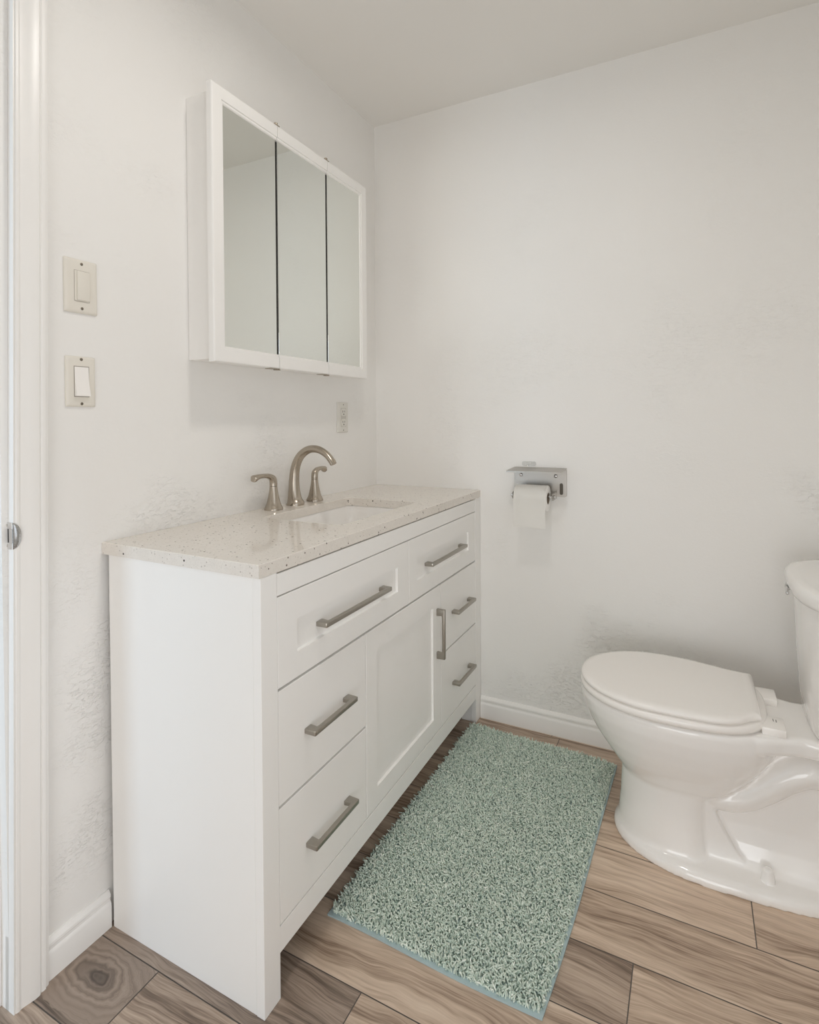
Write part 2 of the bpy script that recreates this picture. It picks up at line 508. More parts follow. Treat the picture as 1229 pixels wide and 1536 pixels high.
# door frame: jamb board with its stop, and the strike plate let into it
door = struct(thing('door_1', 'white door frame at the left edge', 'door frame', (-0.06, CY, 0)))
for k in ('label', 'category'): del door[k]
bm = bmesh.new()
add_box(bm, -T, 0.0005, CY-0.003, CY+0.016, 0, DH+0.012); add_box(bm, -0.01, 0.0185, CY-0.003, CY-0.0006, 0, DH+0.012)
lean(bm); obj('jamb', bm, TRIM, door)
bm = bmesh.new(); add_box(bm, -0.062, -0.0225, CY-0.015, CY-0.003, 0, DH, 0.002); lean(bm); obj('door_stop', bm, TRIM, door)
bm = bmesh.new(); add_box(bm, -T, 0.0, DY1, DY1+0.019, 0, DH); obj('jamb', bm, TRIM, door)
bm = bmesh.new(); add_box(bm, -T, 0.0, DY1+0.019, CY-0.003+0.02, DH-0.019, DH-0.001); obj('head_jamb', bm, TRIM, door)
# strike plate: flat leaf with latch hole, rounded lip folding round onto the room side
bm = bmesh.new()
yj = CY-0.003+0.0142*(0.94-0.25)
PX0, PX1 = -0.0185, 0.0180
for seg in ((0.9105, 0.9235), (0.9505, 0.9635)):
    add_box(bm, PX0, PX1, yj-0.0016, yj+0.0002, *seg, bev=0.0004, seg=1)
add_box(bm, PX0, PX0+0.008, yj-0.0016, yj+0.0002, 0.9235, 0.9505); add_box(bm, PX1-0.012, PX1, yj-0.0016, yj+0.0002, 0.9235, 0.9505)
b2 = bmesh.new()
vsA = []
for k in range(15):
    a = -1+2*k/14
    w = (1-abs(a)**2.4)**0.6 if abs(a) < 1 else 0.0
    z = 0.937+a*0.0262
    row = []
    for st in range(7):
        u = st/6
        ang = math.radians(90)*min(1.0, u*1.6)
        # the lip runs off the plate and curls over the rounded casing edge
        x = PX1+0.0062*math.sin(ang)*(0.2+0.8*w)
        y = yj-0.0016+(0.004*(1-math.cos(ang))+0.0095*max(0.0, u-0.3)/0.7)*w
        row.append((x, y, z))
    vsA.append([b2.verts.new(p) for p in row])
for i in range(len(vsA)-1):
    for j in range(6): b2.faces.new((vsA[i][j], vsA[i+1][j], vsA[i+1][j+1], vsA[i][j+1]))
bmesh.ops.solidify(b2, geom=list(b2.faces), thickness=0.0012)
merge(bm, b2)
sp = obj('strike_plate', bm, CHROME, door, label='chrome strike plate')
bm = bmesh.new(); add_box(bm, PX0+0.008, PX1-0.012, yj-0.0006, yj+0.0002, 0.9235, 0.9505); obj('latch_hole', bm, HOLE, sp)
bm = bmesh.new()
for z in (0.917, 0.957): add_lathe(bm, [(0.0038, 0), (0.003, -0.0008)], (-0.002, yj-0.0016, z), 'Y', 14)
obj('screw', bm, STEEL, sp)

# ------------------------------------------------------------------ flush ceiling lamp (above the frame)
t = thing('ceiling_lamp', 'flush round ceiling lamp with a white ring above the vanity', 'lamp', (LAMP_POS[0], LAMP_POS[1], H))
bm = bmesh.new(); add_lathe(bm, [(0.080, H-0.0005), (0.115, H-0.0005), (0.115, H-0.020), (0.100, LAMP_POS[2]-0.002), (0.088, LAMP_POS[2]-0.002), (0.086, LAMP_POS[2]+0.006)], (LAMP_POS[0], LAMP_POS[1], 0), n=48, cap0=True, cap1=True)
autosmooth(obj('ring', bm, TRIM, t))
ld = bpy.data.lights.new('ceiling_lamp_light', 'AREA'); ld.shape = 'DISK'; ld.size = 0.150
ld.energy = LAMP_STRENGTH; ld.color = (1.0, 0.955, 0.90)
lo = bpy.data.objects.new('lamp_disc', ld); COL.objects.link(lo); lo.parent = t
lo.location = (0, 0, LAMP_POS[2]-H)

# ------------------------------------------------------------------ vanity cabinet
ZC, TC = 0.885, 0.0267
ZB = ZC-TC
FX = 0.465                     # front face plane
VL, VR = -1.235, -0.0015
van = thing('vanity_cabinet', 'long white bathroom vanity with drawers and bar pulls under the quartz top', 'vanity', (0.24, (VL+VR)/2, 0))
LW = 0.0475
bm = bmesh.new(); add_box(bm, 0.0158, FX-0.0205, VL+0.001, VL+0.019, 0, ZB-0.0005, 0.0008, 1)
obj('side_panel', bm, VAN, van)
bm = bmesh.new(); add_box(bm, 0.0158, FX-0.0205, VR-0.019, VR-0.001, 0, ZB-0.0005, 0.0008, 1)
obj('side_panel', bm, VAN, van)
bm = bmesh.new(); add_box(bm, FX-0.020, FX, VL, VL+LW, 0, ZB-0.0005, 0.0012, 2)
add_box(bm, FX-0.045, FX-0.020, VL+0.019, VL+LW-0.004, 0, ZB-0.001, 0.001, 1)
obj('leg', bm, VAN, van)
bm = bmesh.new(); add_box(bm, FX-0.020, FX, VR-0.055, VR, 0, ZB-0.0005, 0.0012, 2)
add_box(bm, FX-0.060, FX-0.020, VR-0.052, VR-0.019, 0, ZB-0.001, 0.001, 1)
obj('leg', bm, VAN, van)
OY0, OY1 = VL+LW, VR-0.055      # opening between the legs
bm = bmesh.new(); add_box(bm, FX-0.020, FX-0.0005, OY0+0.0015, OY1-0.0015, 0.810, ZB-0.0035, 0.001, 2)
obj('top_rail', bm, VAN, van)
bm = bmesh.new(); add_box(bm, FX-0.020, FX-0.0005, OY0-0.0005, OY1+0.0005, 0.092, 0.1445, 0.001, 2)
obj('apron', bm, VAN, van)
# dark carcass behind the fronts
bm = bmesh.new(); add_box(bm, 0.03, FX-0.024, VL+0.020, VR-0.020, 0.098, 0.68)
add_box(bm, FX-0.05, FX-0.024, VL+0.020, VR-0.020, 0.68, ZB-0.004)
obj('carcass', bm, DARK, van)

def pull_bm(length, fn):
    """bar pull; fn(u along, d out from face, h across)"""
    Ld, D, t = length, 0.029, 0.0108
    o = [(0, 0), (0.0005, D-0.002), (0.002, D), (Ld-0.002, D), (Ld-0.0005, D-0.002), (Ld, 0), (Ld-0.023, 0), (Ld-0.021, D-0.0112), (Ld-0.024, D-0.0102), (0.024, D-0.0102), (0.021, D-0.0112), (0.023, 0)]
    b2 = bmesh.new()
    add_prism(b2, o, fn, -t/2, t/2, 0.0016, 2)
    return b2

def front(name, y0, y1, z0, z1, panel=None, pull=None, gap=0.0014):
    """drawer front or door; panel = recessed field; pull = ('h'|'v', centre along, length, other coord)"""
    y0 += gap; y1 -= gap; z0 += gap; z1 -= gap
    xf = FX-0.0005; xb = FX-0.0205
    if panel is None:
        b = box(xb, xf, y0, y1, z0, z1, bev=0.0011, seg=2)
    else:
        py0, py1, pz0, pz1 = panel; dd = 0.0062; s = 0.0016
        b = bmesh.new()
        def ring(x, a0, a1, c0, c1): return [b.verts.new(q) for q in ((x, a0, c0), (x, a1, c0), (x, a1, c1), (x, a0, c1))]
        e = 0.0011
        R = [ring(xb, y0, y1, z0, z1), ring(xf-e, y0, y1, z0, z1), ring(xf, y0+e, y1-e, z0+e, z1-e), ring(xf, py0, py1, pz0, pz1), ring(xf-dd, py0+s, py1-s, pz0+s, pz1-s)]
        b.faces.new(R[0])
        for i in range(4):
            for j in range(4): b.faces.new((R[i][j], R[i][(j+1) % 4], R[i+1][(j+1) % 4], R[i+1][j]))
        b.faces.new(R[-1])
    d = obj(name, b, VAN, van)
    kind, c, ln, other = pull
    base = xf - (0.0062 if panel and panel[0] < (c if kind == 'h' else other) < panel[1] else 0.0)
    if kind == 'h': fn = lambda u, dd, h: (base+dd, c-ln/2+u, other+h)
    else: fn = lambda u, dd, h: (base+dd, other+h, c-ln/2+u)
    autosmooth(obj('handle', pull_bm(ln, fn), PULL, d, label='brushed nickel bar pull'), 40)
    return d
MY = -0.611
front('drawer', OY0, MY, 0.622, 0.8085, (-1.1255, -0.6795, 0.677, 0.7455), ('h', -0.9020, 0.300, 0.7095))
front('drawer', MY, OY1, 0.622, 0.8085, (-0.5570, -0.1272, 0.677, 0.7455), ('h', -0.3420, 0.300, 0.7095))
DL, DR = -0.8535, -0.3825
front('drawer', OY0, DL, 0.3855, 0.6195, None, ('h', -1.0200, 0.169, 0.4985))
front('drawer', OY0, DL, 0.1465, 0.3825, None, ('h', -1.0180, 0.169, 0.2520))
front('door', DL, DR, 0.1465, 0.6195, (-0.7995, -0.4445, 0.1985, 0.5575), ('v', 0.4680, 0.162, -0.4135))
front('drawer', DR, OY1, 0.3855, 0.6195, None, ('h', -0.2080, 0.169, 0.4985))
front('drawer', DR, OY1, 0.1465, 0.3825, None, ('h', -0.2060, 0.169, 0.2520))

# ------------------------------------------------------------------ countertop with sink cut-out
SX0, SX1, SY0, SY1 = 0.112, 0.382, -0.838, -0.388
def countertop():
    bm = bmesh.new()
    X0, X1, Y0, Y1 = 0.0005, 0.4655, -1.2395, -0.0005
    hole = rrect(SX0, SX1, SY0, SY1, 0.028, 6)
    N = len(hole)
    def outer(inset):
        # one outer point per hole point: project along the corner quadrants
        pts = []
        q = N//4
        corners = [(X1-inset, Y1-inset), (X0+inset, Y1-inset), (X0+inset, Y0+inset), (X1-inset, Y0+inset)]
        for k in range(4):
            cx, cy = corners[k]
            hx = [p[0] for p in hole[k*q:(k+1)*q]]; hy = [p[1] for p in hole[k*q:(k+1)*q]]
            for j in range(q):
                s = j/(q-1)
                px, py = hole[k*q+j]
                # first half slides on one side, second half on the other
                if k % 2 == 0: a = (cx, py) ; b = (px, cy)
                else: a = (px, cy); b = (cx, py)
                if s < 0.5: w = s/0.5; pts.append((a[0]+(cx-a[0])*w, a[1]+(cy-a[1])*w))
                else: w = (s-0.5)/0.5; pts.append((cx+(b[0]-cx)*w, cy+(b[1]-cy)*w))
        return pts
    e = 0.0015
    O0 = [bm.verts.new((x, y, ZC)) for x, y in outer(e)]
    O1 = [bm.verts.new((x, y, ZC-e)) for x, y in outer(0)]
    O2 = [bm.verts.new((x, y, ZB)) for x, y in outer(0)]
    he = []
    cxh, cyh = (SX0+SX1)/2, (SY0+SY1)/2
    I0 = [bm.verts.new((x+(x-cxh)/abs(x-cxh+1e-9)*e*0.8, y+(y-cyh)/abs(y-cyh+1e-9)*e*0.8, ZC)) for x, y in hole]
    I1 = [bm.verts.new((x, y, ZC-e)) for x, y in hole]
    I2 = [bm.verts.new((x, y, ZB)) for x, y in hole]
    def strip(A, B):
        for j in range(N): bm.faces.new((A[j], A[(j+1) % N], B[(j+1) % N], B[j]))
    strip(O0, I0); strip(I0, I1); strip(I1, I2); strip(I2, O2); strip(O2, O1); strip(O1, O0)
    return bm
ct = obj('countertop', countertop(), QUARTZ)
tag(ct, 'speckled beige quartz countertop on the white vanity', 'countertop')

# undermount basin
def basin():
    bm = bmesh.new(); rings = []
    def rr(g, z, r): return [(x, y, z) for x, y in rrect(SX0-g, SX1+g, SY0-g, SY1+g, r, 6)]
    zt = ZB-0.0005
    rings = [rr(0.02, zt, 0.04), rr(0.004, zt, 0.030), rr(0.002, zt-0.004, 0.03), rr(-0.004, zt-0.05, 0.034), rr(-0.014, zt-0.105, 0.045), rr(-0.030, zt-0.128, 0.055), rr(-0.060, zt-0.137, 0.05), rr(-0.10, zt-0.142, 0.03)]
    out = [rr(-0.085, zt-0.152, 0.04), rr(-0.018, zt-0.142, 0.06), rr(0.006, zt-0.105, 0.05), rr(0.010, zt-0.012, 0.04), rr(0.02, zt-0.012, 0.04)]
    add_loft(bm, rings+out, cap0=False, cap1=False)
    bm.verts.ensure_lookup_table()
    n = len(rings[0])
    bm.faces.new(bm.verts[7*n:8*n]); bm.faces.new(bm.verts[8*n:9*n])
    bm2 = [bm.verts[0:n], bm.verts[12*n:13*n]]
    for j in range(n): bm.faces.new((bm2[0][j], bm2[0][(j+1) % n], bm2[1][(j+1) % n], bm2[1][j]))
    # the strip between the inner floor and the outer shell is interior; drop it
    rm = [f for f in bm.faces if len(f.verts) == 4 and {v.index // n for v in f.verts} == {7, 8}]
    bmesh.ops.delete(bm, geom=rm, context='FACES_ONLY')
    return bm
sink = thing('sink', 'white rectangular undermount sink set in the quartz countertop', 'sink', ((SX0+SX1)/2, (SY0+SY1)/2, ZB-0.153))
bm = basin(); autosmooth(obj('basin', bm, CERAMIC, sink), 50)
bm = bmesh.new(); add_lathe(bm, [(0.021, 0), (0.021, 0.002), (0.017, 0.003), (0.015, 0.001)], ((SX0+SX1)/2, (SY0+SY1)/2, ZB-0.1427), n=28)
autosmooth(obj('drain', bm, NICKEL, sink))

# ------------------------------------------------------------------ faucet: spout and two lever handles
fau = thing('faucet', 'brushed nickel widespread faucet with tall arched spout behind the sink', 'faucet', (0.05, -0.607, ZC))
bm = bmesh.new()
fy = -0.607
pth = smooth_path([(0.049, fy, ZC+0.0005, .0295, .0295), (0.049, fy, ZC+0.006, .0285, .0285), (0.047, fy, ZC+0.018, .0235, .0235), (0.045, fy, ZC+0.045, .0190, .0190), (0.0455, fy, ZC+0.085, .0165, .0165),
    (0.052, fy, ZC+0.125, .0150, .0150), (0.071, fy, ZC+0.159, .0138, .0138), (0.103, fy, ZC+0.180, .0128, .0125), (0.140, fy, ZC+0.182, .0124, .0115), (0.172, fy, ZC+0.168, .0124, .0105), (0.192, fy, ZC+0.149, .0125, .0100), (0.200, fy, ZC+0.137, .0125, .0098)], 60)
add_sweep(bm, [tuple(q) for q in pth], 28)
autosmooth(obj('spout', bm, NICKEL, fau), 45)
def lever(y, s, L=1.0):
    bm = bmesh.new()
    pr = smooth_path([(.0285, 0.0005), (.0275, 0.006), (.0220, 0.018), (.0165, 0.040), (.0130, 0.060), (.0118, 0.072)], 24)
    add_lathe(bm, [tuple(q) for q in pr], (0.049, y, ZC), n=32)
    b = obj('handle_base', bm, NICKEL, fau); autosmooth(b, 40)
    bm = bmesh.new()
    z = ZC
    pth = smooth_path([(0.049, y, z+.073, .0118, .0118), (0.049, y, z+.084, .0118, .0118), (0.049, y+s*L*.004, z+.095, .0112, .0115), (0.049, y+s*L*.018, z+.1035, .0100, .0085), (0.049, y+s*L*.042, z+.1075, .0100, .0068), (0.049, y+s*L*.068, z+.1075, .0108, .0074), (0.049, y+s*L*.088, z+.1035, .0118, .0105), (0.049, y+s*L*.090, z+.103, .0114, .0100)], 36)
    add_sweep(bm, [tuple(q) for q in pth], 24, side=(1, 0, 0))
    autosmooth(obj('lever', bm, NICKEL, fau), 50)
lever(-0.712, -1, 0.95); lever(-0.502, 1, 0.62)

# ------------------------------------------------------------------ mirrored medicine cabinet
mc = thing('medicine_cabinet', 'white medicine cabinet with three mirrored doors above the vanity', 'cabinet', (0, -0.628, 1.312))
bm = box(0.0005, 0.0915, -0.987, -0.268, 1.322, 2.016, bev=0.0012, seg=1)
obj('body', bm, TRIM, mc)
FY0, FY1, FZ0, FZ1 = -1.004, -0.2525, 1.3125, 2.0265
XF, XB = 0.112, 0.0925
MZ0, MZ1 = 1.3545, 1.981
def cab_door(y0, y1, left, right):
    fwid = 0.0425
    d = None
    bm = bmesh.new()
    # frame profile (distance from outer edge, depth x): slight outer round, flat, step down to the glass
    def prof(w): return [(0, XB), (0, XF-0.004), (0.0015, XF-0.0008), (0.004, XF), (w-0.009, XF-0.0006), (w-0.0082, XF-0.0036), (w-0.0025, XF-0.0036), (w, XF-0.0066), (w, XB+0.004), (w, XB)]
    def bar(a, b, w, vertical, sign, m0, m1):
        """a..b along; sign: direction inward from the outer edge; m0/m1: mitre at the ends"""
        rings = []
        for end, m, sgn in ((a, m0, 1), (b, m1, -1)):
            ring = []
            for u, x in prof(w):
                al = end+(sgn*u if m else 0)
                ring.append((x, sign[0]+sign[1]*u, al) if vertical else (x, al, sign[0]+sign[1]*u))
            rings.append(ring)
        add_loft(bm, rings)
    bar(y0, y1, fwid, False, (FZ1, -1), left, right)
    bar(y0, y1, fwid, False, (FZ0, 1), left, right)
    if left: bar(FZ0, FZ1, fwid, True, (y0, 1), True, True)
    if right: bar(FZ0, FZ1, fwid, True, (y1, -1), True, True)
    g = 0.0032
    add_box(bm, XB, XB+0.0075, y0+0.006, y1-0.006, FZ0+0.006, FZ1-0.006)
    d = obj('mirror_door', bm, TRIM, mc)
    a = y0+(fwid-0.0005 if left else g); b = y1-(fwid-0.0005 if right else g)
    bm = box(XF-0.0105, XF-0.0066, a, b, FZ0+fwid-0.0005, FZ1-fwid+0.0005, bev=0.0006, seg=1)
    obj('mirror', bm, MIRROR, d, label='mirror pane')
    return d
S1, S2 = -0.7515, -0.5005
cab_door(FY0, S1-0.0013, True, False)
cab_door(S1+0.0013, S2-0.0013, False, False)
cab_door(S2+0.0013, FY1, False, True)
bm = box(0.094, 0.099, FY0+0.03, FY1-0.03, FZ0+0.03, FZ1-0.03); obj('backing_board', bm, HOLE, mc)
for ys in (S1, S2):
    bm = bmesh.new(); z = FZ1
    add_box(bm, 0.075, 0.111, ys-0.012, ys+0.012, z+0.0003, z+0.0028, 0.0006, 1)
    add_lathe(bm, [(0.0062, z+0.0028), (0.0062, z+0.0085), (0.0035, z+0.0105)], (0.104, ys+0.001, 0), n=16)
    obj('hinge', bm, NICKEL, mc, label='small metal pivot hinge')
    bm = bmesh.new(); z = FZ0
    add_box(bm, 0.086, 0.110, ys-0.036, ys+0.004, z-0.0022, z-0.0003, 0.0005, 1)
    add_box(bm, 0.092, 0.106, ys-0.006, ys+0.010, z-0.0042, z-0.0022, 0.0005, 1)
    obj('hinge', bm, NICKEL, mc, label='small metal pivot hinge')

# ------------------------------------------------------------------ switches and outlet
def plate_bm(y0, y1, z0, z1, t=0.0065):
    bm = bmesh.new(); n = 3
    rings = []
    for g, x in ((0, 0.0005), (0, 0.0022), (0.0012, 0.0042), (0.0035, 0.0058), (0.0065, t)):
        rings.append([(x, y, z) for y, z in rrect(y0+g, y1-g, z0+g, z1-g, max(0.0005, 0.0025), 3)])
    add_loft(bm, rings)
    return bm
def switch(y0, y1, z0, z1, label, dimmer):
    yc, zc = (y0+y1)/2, (z0+z1)/2
    t = thing('light_switch', label, 'light switch', (0, yc, z0), 'light switches by the door')
    autosmooth(obj('cover_plate', plate_bm(y0, y1, z0, z1), PLATE, t), 40)
    bm = bmesh.new()
    hw, hh = 0.0165, 0.033
    if dimmer:
        add_box(bm, 0.004, 0.0078, yc-hw, yc+hw, zc-hh, zc+hh, 0.0006, 1)
        add_box(bm, 0.0078, 0.0108, yc-hw+0.0045, yc+hw-0.0005, zc-hh+0.002, zc+hh-0.001, 0.0008, 2)
    else:
        add_box(bm, 0.004, 0.0068, yc-hw, yc+hw, zc-hh, zc+hh, 0.0004, 1)
        o = [(-hh+0.001, 0.005), (-hh+0.001, 0.0155), (0, 0.0095), (hh-0.001, 0.0078), (hh-0.001, 0.005)]
        add_prism(bm, o, lambda u, v, h: (v, yc+h, zc+u), -hw+0.0008, hw-0.0008, 0.0006, 1)
    autosmooth(obj('rocker', bm, PLATE if dimmer else SEATM, t), 30)
    bm = bmesh.new(); add_box(bm, 0.0040, 0.0069, yc-hw-0.0006, yc+hw+0.0006, zc-hh-0.0006, zc+hh+0.0006)
    obj('rocker_gap', bm, simple('switch_gap', (0.32, 0.29, 0.25, 1), 0.6), t)
    for dz in (-0.0484, 0.0484):
        bm = bmesh.new(); add_lathe(bm, [(0.0033, 0.006), (0.0033, 0.0068), (0.002, 0.0073)], (0, yc, zc+dz), 'X', 14)
        obj('screw', bm, simple('brass_screw', (0.22, 0.19, 0.15, 1), 0.4, 0.8), t)
switch(-1.3186, -1.2442, 1.3972, 1.5146, 'upper cream light switch with a flat rocker beside the door casing', True)
switch(-1.3185, -1.2515, 1.1925, 1.3025, 'lower cream light switch with a tilted white rocker beside the door casing', False)

t = thing('wall_outlet', 'white duplex wall outlet in the corner above the countertop', 'outlet', (0, -0.259, 1.1115))
autosmooth(obj('cover_plate', plate_bm(-0.2945, -0.2235, 1.1117, 1.2267), OUTLET, t), 40)
for zc in (1.1495, 1.1889):
    bm = bmesh.new()
    o = [(y, z) for y, z in rrect(-0.0168, 0.0168, -0.0142, 0.0142, 0.009, 5)]
    add_prism(bm, o, lambda u, v, h: (h, -0.259+u, zc+v), 0.004, 0.0082, 0.0005, 1)
    r = obj('receptacle', bm, OUTLET, t)
    bm = bmesh.new()
    add_box(bm, 0.0078, 0.0085, -0.259-0.0072, -0.259-0.0050, zc-0.0012, zc+0.0068)
    add_box(bm, 0.0078, 0.0085, -0.259+0.0050, -0.259+0.0070, zc-0.0002, zc+0.0066)
    add_lathe(bm, [(0.0027, 0.0078), (0.0027, 0.0085)], (0, -0.259, zc-0.0075), 'X', 12)
    obj('slots', bm, HOLE, r)
bm = bmesh.new()
add_box(bm, 0.0040, 0.0069, -0.2770, -0.2410, 1.1335, 1.2055); obj('receptacle_gap', bm, simple('outlet_gap', (0.62, 0.60, 0.55, 1), 0.6), t)
for z in (1.1205, 1.2178):
    bm = bmesh.new(); add_lathe(bm, [(0.0026, 0.006), (0.0026, 0.0070), (0.0018, 0.0074)], (0, -0.259, z), 'X', 12)
    obj('screw', bm, simple('painted_screw', (0.25, 0.23, 0.2, 1), 0.5), t)

# ------------------------------------------------------------------ toilet paper holder and roll
tp = thing('toilet_paper_holder', 'brushed steel toilet paper holder with a shelf on the back wall', 'paper holder', (0.70, 0, 0.875))
HX0, HX1 = 0.603, 0.7960
bm = bmesh.new()
add_prism(bm, rrect(HX0, HX1, 0.8752, 0.9795, 0.009, 5), lambda u, v, h: (u, h, v), -0.0022, -0.0004, 0.0004, 1)
autosmooth(obj('back_plate', bm, STEEL, tp), 30)
bm = bmesh.new()
o = [(HX0+0.001, -0.0004), (HX1, -0.0004), (HX1, -0.100), (HX0-0.002, -0.102), (HX0-0.003, -0.096)]
def shelf_fn(u, v, h): return (u, v, 0.9798+0.06*v+h)
add_prism(bm, o, shelf_fn, -0.0016, 0.0004, 0.0004, 1)
add_prism(bm, [(HX0-0.002, -0.0995), (HX1, -0.0985), (HX1, -0.1005), (HX0-0.002, -0.1015)], shelf_fn, -0.0055, 0.0002, 0.0003, 1)
obj('shelf', bm, STEEL, tp)
RC = (0.0, -0.062, 0.8815); RR = 0.0465
for i, (xa, s) in enumerate(((0.6155, 1), (0.7590, -1))):
    bm = bmesh.new()
    o = [(y, z) for y, z in rrect(RC[1]-0.012, -0.0015, RC[2]-0.013, RC[2]+0.013, 0.010, 5)]
    add_prism(bm, o, lambda u, v, h: (xa+h, u, v), -0.0009, 0.0009, 0.0003, 1)
    obj('arm', bm, STEEL, tp)
bm = bmesh.new(); add_lathe(bm, [(0.004, 0.6075), (0.0065, 0.609), (0.0065, 0.6135), (0.0045, 0.615), (0.0045, 0.761), (0.0065, 0.7625), (0.0065, 0.767), (0.004, 0.7685)], (0, RC[1], RC[2]), 'X', 18)
autosmooth(obj('rod', bm, CHROME, tp))
for xs in (0.628, 0.7745-0.018):
    bm = bmesh.new(); add_lathe(bm, [(0.0068, -0.0020), (0.0066, -0.0035), (0.0045, -0.0055), (0.001, -0.0062)], (xs, 0, 0.9505), 'Y', 18)
    obj('screw', bm, CHROME, tp, smooth=True)
bm = bmesh.new(); add_prism(bm, rrect(0.7705, 0.7825, 0.883, 0.925, 0.0058, 5), lambda u, v, h: (u, h, v), -0.0027, -0.0021)
obj('tab_slot', bm, simple('slot_shadow', (0.10, 0.085, 0.065, 1), 0.5), tp)

rl = thing('toilet_paper_roll', 'white toilet paper roll with a hanging sheet on the steel holder', 'toilet paper', (0.685, RC[1], RC[2]-RR))
bm = bmesh.new()
x0, x1 = 0.6285, 0.7425
n = 48
prof_o = [(0.0205, x0), (RR-0.002, x0), (RR, x0+0.002), (RR, x1-0.002), (RR-0.002, x1), (0.0205, x1)]
add_lathe(bm, prof_o, (0, RC[1], RC[2]-0.006), 'X', n, False, False)
RZ = RC[2]-0.006
# hanging sheet: leaves the roll at its front, hangs with a slight wave
b2 = bmesh.new(); G = []
zs = [RZ+RR*math.sin(a) for a in np.linspace(math.radians(75), 0, 8)]
ys = [RC[1]-(RR+0.0010)*math.cos(a) for a in np.linspace(math.radians(75), 0, 8)]
for k in range(1, 11):
    zs.append(RZ-(RZ-0.7745)*k/10); ys.append(RC[1]-RR-0.001+0.004*(k/10)**2)
for i, (y, z) in enumerate(zip(ys, zs)):
    row = []
    for j in range(13):
        u = j/12
        f = max(0, (i-7)/10)
        row.append(b2.verts.new((x0+0.0005+(x1-x0-0.001)*u - 0.0015*f*(1-u), y-0.002*f*math.sin(u*5.0)+0.002*f*u, z-0.0055*f*max(0, 0.14-u)/0.14+0.0015*f*math.sin(u*6))))
    G.append(row)
for i in range(len(G)-1):
    for j in range(12): b2.faces.new((G[i][j], G[i][j+1], G[i+1][j+1], G[i+1][j]))
bmesh.ops.solidify(b2, geom=list(b2.faces), thickness=0.0006)
merge(bm, b2, 0)
autosmooth(obj('paper', bm, PAPER, rl, recalc=True), 50)
bm = bmesh.new()
add_lathe(bm, [(0.0205, x0+0.0005), (0.0205, x1-0.0005), (0.0195, x1-0.0005), (0.0195, x0+0.0005)], (0, RC[1], RZ), 'X', 40, False, False)
bm.verts.ensure_lookup_table()
for j in range(40): bm.faces.new((bm.verts[j], bm.verts[(j+1) % 40], bm.verts[120+(j+1) % 40], bm.verts[120+j]))
obj('core', bm, CARD, rl, smooth=True, label='brown cardboard core')

hk = thing('adhesive_hook', 'small clear plastic adhesive hook above the toilet paper holder', 'hook', (0.658, 0, 0.972))
bm = bmesh.new(); add_prism(bm, rrect(0.632, 0.684, 0.9845, 1.001, 0.006, 5), lambda u, v, h: (u, h, v), -0.0022, -0.0005, 0.0005, 1)
autosmooth(obj('base_plate', bm, CLEAR, hk), 30)
bm = bmesh.new(); add_lathe(bm, [(0.0022, -0.0022), (0.0022, -0.005)], (0.657, 0, 0.9895), 'Y', 12)
obj('pin', bm, STEEL, hk)

# ------------------------------------------------------------------ toilet
YC = -0.345
toi = thing('toilet', 'white two-piece toilet with closed lid beside the back wall', 'toilet', (1.30, YC, 0))
def egg(xf, xb, xm, hw, z, n=64, nf=2.0, nb=2.0, yc=YC):
    pts = []
    for k in range(n):
        a = 2*math.pi*k/n
        c, s = math.cos(a), math.sin(a)
        e = nb if c > 0 else nf
        cc = math.copysign(abs(c)**(2/e), c); ss = math.copysign(abs(s)**(2/e), s)
        pts.append((xm+cc*((xb-xm) if c > 0 else (xm-xf)), yc+hw*ss, z))
    return pts
bm = bmesh.new()
# bowl shell
add_loft(bm, [egg(1.06, 1.25, 1.15, 0.075, 0.130), egg(1.030, 1.28, 1.15, 0.098, 0.165, nb=2.4), egg(1.008, 1.305, 1.15, 0.118, 0.195, nb=2.8), egg(0.978, 1.338, 1.145, 0.139, 0.235, nb=3), egg(0.948, 1.368, 1.145, 0.156, 0.275, nb=3),
    egg(0.926, 1.392, 1.145, 0.168, 0.312, nb=2.8), egg(0.911, 1.405, 1.145, 0.176, 0.345, nb=2.6), egg(0.906, 1.405, 1.145, 0.178, 0.372, nb=2.6), egg(0.909, 1.405, 1.145, 0.176, 0.384, nb=2.6), egg(0.915, 1.40, 1.145, 0.171, 0.388, nb=2.6)])
# pedestal front column, flaring slightly to the foot
add_loft(bm, [egg(0.998, 1.245, 1.16, 0.140, 0.0, nb=4), egg(1.000, 1.243, 1.16, 0.138, 0.012, nb=4), egg(1.010, 1.238, 1.16, 0.126, 0.04, nb=4), egg(1.016, 1.235, 1.16, 0.117, 0.09, nb=4), egg(1.019, 1.235, 1.16, 0.112, 0.15, nb=4),
    egg(1.022, 1.245, 1.16, 0.110, 0.21, nb=3.5), egg(1.03, 1.27, 1.16, 0.100, 0.27, nb=3), egg(1.05, 1.30, 1.16, 0.09, 0.32, nb=3)])
# foot flange
add_loft(bm, [egg(0.998, 1.62, 1.235, 0.166, 0.0, nb=2.6, nf=2.1), egg(0.998, 1.62, 1.235, 0.166, 0.012, nb=2.6, nf=2.1), egg(1.004, 1.615, 1.235, 0.161, 0.022, nb=2.6, nf=2.1), egg(1.02, 1.60, 1.235, 0.150, 0.028, nb=2.6, nf=2.1)])
# inner web
add_box(bm, 1.15, 1.56, YC-0.058, YC+0.058, 0.0, 0.345)
# scooped inner wall fillets over the foot
add_loft(bm, [egg(1.20, 1.58, 1.40, 0.105, 0.02, nb=4, nf=4), egg(1.20, 1.575, 1.40, 0.082, 0.04, nb=4, nf=4), egg(1.20, 1.57, 1.40, 0.067, 0.075, nb=4, nf=4), egg(1.20, 1.565, 1.40, 0.058, 0.12, nb=4, nf=4)])
